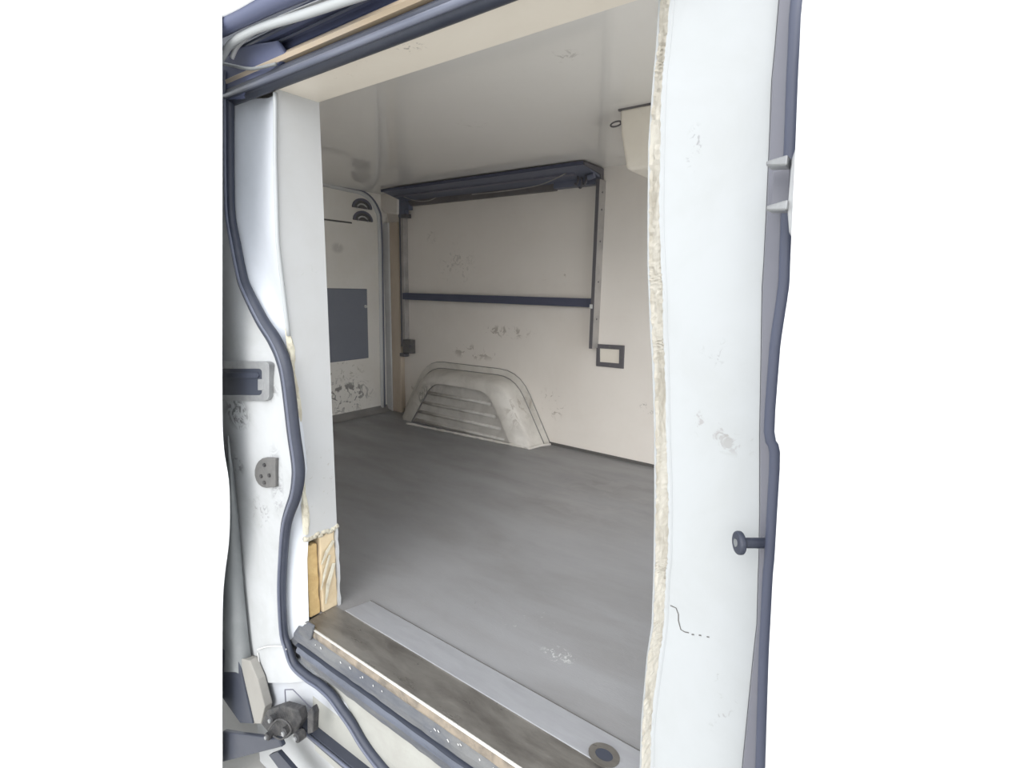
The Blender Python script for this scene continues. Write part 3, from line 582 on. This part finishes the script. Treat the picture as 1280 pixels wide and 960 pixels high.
b = B(); tube(b, [foot(AZ(662, 561.5, 0))+Vector((0, 0, .004)), foot(AZ(676, 558, 0))+Vector((0, 0, .005)), foot(AZ(688, 556.5, 0))+Vector((0, 0, .004))], .007, 7); obj('sealant_bead', b, ARCH, wa, smooth=True)

# ------------------------------------------------------------------ rack on the far wall
rk_ = thing('wall_rack', (-1.78, YW, .49), 'steel wall rack of two posts and a dark crossbar on the far wall', 'rack')
xr0, xr1 = AY(741, 330, 2.105).x, AY(738, 330, 2.105).x
xp = AY(749.5, 400, YW).x; yp = AX(741.5, 400, xp).y; xq = AY(737.5, 400, yp).x; zp = AY(740, 436, yp).z; zt_ = 1.20
b = B(); box(b, (xq+.002, yp+.002, zp), (xp, YW, zt_)); obj('post', b, POSTM, rk_, bevel=.001)
b = B(); box(b, (xq, yp, zp), (xp, yp+.003, zt_)); obj('post_edge', b, POSTD, rk_, bevel=.0005)
for z in (.62, .78, .95, 1.08, 1.15):
    b = B(); cyl(b, (xp-.001, (yp+YW)/2, z), (xp+.002, (yp+YW)/2, z), .004, 10); obj('screw', b, POSTD, rk_)
pxl = AY(504, 350, 2.11).x
b = B(); box(b, (pxl-.014, 2.105, .40), (pxl+.014, YW, 1.17)); obj('post', b, POSTM, rk_, bevel=.002)
b = B(); box(b, (pxl-.016, 2.100, .40), (pxl-.008, 2.106, 1.17)); obj('post_edge', b, POSTD, rk_, bevel=.001)
za, zb = AY(620, 369.5, 2.105).z, AY(620, 379.3, 2.105).z
b = B(); box(b, (pxl-.004, 2.104, zb), (xq+.003, 2.122, za)); obj('crossbar', b, NAVYD, rk_, bevel=.003)
b = B(); box(b, (xq-.004, yp-.003, zb-.004), (xq+.010, yp, zb+.014)); obj('end_clip', b, CHAN, rk_, bevel=.001)
lb = thing('latch_box', AY(510, 440, 2.11), 'small grey latch box at the foot of the left rack post', 'latch')
q0, q1 = AY(505, 424, 2.11), AY(515, 442, 2.11)
b = B(); box(b, (q0.x, 2.10, q1.z), (q1.x, YW, q0.z)); lbo = obj('body', b, STRK, lb, bevel=.003)
b = B(); q2 = AY(513, 433, 2.10); cyl(b, (q2.x, 2.101, q2.z), (q2.x, 2.094, q2.z), .010, 12); obj('knob', b, POSTD, lbo, bevel=.001)
b = B(); q3, q4 = AY(501, 441, 2.11), AY(507, 446, 2.11); box(b, (q3.x, 2.10, q4.z), (q4.x, YW, q3.z)); obj('foot_clip', b, POSTD, lb, bevel=.002)

sh = thing('folding_shelf', (-1.7, 2.05, 1.2), 'long navy metal shelf folded up under the ceiling along the far wall', 'shelf')
ya, yb = 1.965, 2.125
xa, xb = -2.36, -1.135
b = B(); prism(b, [(xa, ya, 1.240), (xa, ya, 1.247), (xa, yb, 1.225), (xa, yb, 1.205)], (xb-xa, 0, 0)); obj('tray', b, NAVY, sh, bevel=.002)
b = B(); box(b, (xa, ya-.004, 1.236), (xb, ya+.006, 1.250)); obj('front_lip', b, NAVYD, sh, bevel=.001)
b = B(); prism(b, [(xa+.02, 2.03, 1.225), (xa+.02, 2.045, 1.223), (xa+.02, 2.045, 1.216), (xa+.02, 2.03, 1.218)], (xb-xa-.1, 0, 0)); obj('underside_rib', b, GASK, sh)
b = B(); box(b, (-2.36, 2.112, 1.180), (-1.36, YW, 1.210)); obj('wall_batten', b, SHELFE, sh, bevel=.003)
b = B(); box(b, (-1.36, 2.10, 1.185), (-1.15, YW, 1.212)); obj('hinge_plate', b, NAVY, sh, bevel=.002)
b = B(); prism(b, [(-1.135, 1.965, 1.248), (-1.135, 2.13, 1.25), (-1.135, 2.134, 1.19), (-1.135, 2.115, 1.19), (-1.135, 2.105, 1.222), (-1.135, 1.965, 1.236)], (.006, 0, 0)); obj('end_plate', b, POSTD, sh, bevel=.001)
for k, (x, y) in enumerate(((722, 228), (727, 232), (732, 228))):
    b = B(); c = AY(x, y, 2.07); tube(b, smooth_path([c+Vector((0, 0, .03)), c+Vector((.008, -.01, .008)), c+Vector((.004, -.012, -.010)), c+Vector((-.008, -.006, -.006))], 4), .005, 7); obj('hook', b, POSTD, sh, smooth=True)
b = B(); c = AY(735, 222, 2.06); cyl(b, c, c+Vector((.03, 0, .006)), .012, 12); obj('hinge_barrel', b, NAVY, sh, bevel=.002)
b = B(); tube(b, smooth_path([AY(x, y, 2.03) for x, y in ((716, 211), (708, 216), (695, 223), (675, 231), (650, 236), (620, 240), (590, 243))], 4), .0022, 6); obj('cable', b, POSTM, sh, smooth=True)
b = B(); tube(b, smooth_path([AY(x, y, 2.05) for x, y in ((492, 240), (505, 246), (520, 251), (535, 251), (545, 247))], 4), .002, 6); obj('cable', b, POSTM, sh, smooth=True)
b = B(); prism(b, [AY(x, y, 2.10) for x, y in ((488, 240), (500, 240), (511, 256), (511, 262), (506, 262), (506, 272), (498, 272), (496, 250))], (0, .03, 0)); obj('end_bracket', b, NAVY, sh, bevel=.002)
b = B(); q5, q6 = AY(502, 268, 2.10), AY(509, 272, 2.10); box(b, (q5.x, 2.095, q6.z), (q6.x, 2.13, q5.z)); obj('bracket_tab', b, POSTD, sh, bevel=.001)

# small dark frame
wf = thing('small_wall_frame', AY(762, 461, YW), 'small empty dark rectangular frame screwed to the far wall below the rack', 'frame')
O = [AY(x, y, YW-.008) for x, y in ((745.5, 430), (780, 432), (779, 461), (745, 457.5))]; I = [AY(x, y, YW-.008) for x, y in ((749.5, 435.5), (774, 437), (773.5, 454.5), (749.5, 452.5))]
b = B(); ring_prism(b, O, I, (0, .008, 0)); fo = obj('rim', b, POSTD, wf, bevel=.001)
b = B(); prism(b, [q+Vector((0, .005, 0)) for q in I], (0, .002, 0)); obj('inset', b, UNIT, wf)
for x, y in ((762, 433.3), (762, 456.6), (776.5, 447)):
    b = B(); c = AY(x, y, YW-.008); cyl(b, c, c-Vector((0, .002, 0)), .0045, 10); obj('screw', b, STRK, fo)

# cooling unit housing and ring hook at the ceiling
cu = thing('cooling_unit', (-.6, 1.5, 1.08), 'cream box-shaped cooling unit hanging from the ceiling beside the right jamb', 'cooling unit')
b = B(); yq = 1.49
front = [(-.748, yq, ZC), (-.742, yq, 1.19), (-.722, yq, 1.105)] + [(-.722+.018*(1-math.cos(k*math.pi/8)), yq, 1.105-.020*math.sin(k*math.pi/8)) for k in range(1, 5)] + [(-.2, yq, 1.085), (-.2, yq, ZC)]
prism(b, front, (0, .34, 0)); obj('housing', b, UNIT, cu, bevel=.008, seg=3)
b = B(); box(b, (-.752, yq-.003, ZC-.005), (-.2, yq+.006, ZC)); obj('ceiling_joint', b, SHELFE, cu)
rh = thing('ring_hook', AY(770, 155, 1.56), 'small dark oval ring hook hanging beside the cooling unit', 'hook')
b = B(); c = AY(770, 155, 1.50); N_ = 20
tube(b, [c+Vector((.017*math.cos(2*math.pi*k/N_), .006*math.sin(2*math.pi*k/N_), .0085*math.sin(2*math.pi*k/N_))) for k in range(N_+1)], .0024, 7, (0, 0, 1)); obj('ring', b, POSTD, rh, smooth=True)
b = B(); cyl(b, c+Vector((.014, 0, 0)), c+Vector((.034, 0, .002)), .004, 10); obj('stem', b, POSTD, rh)
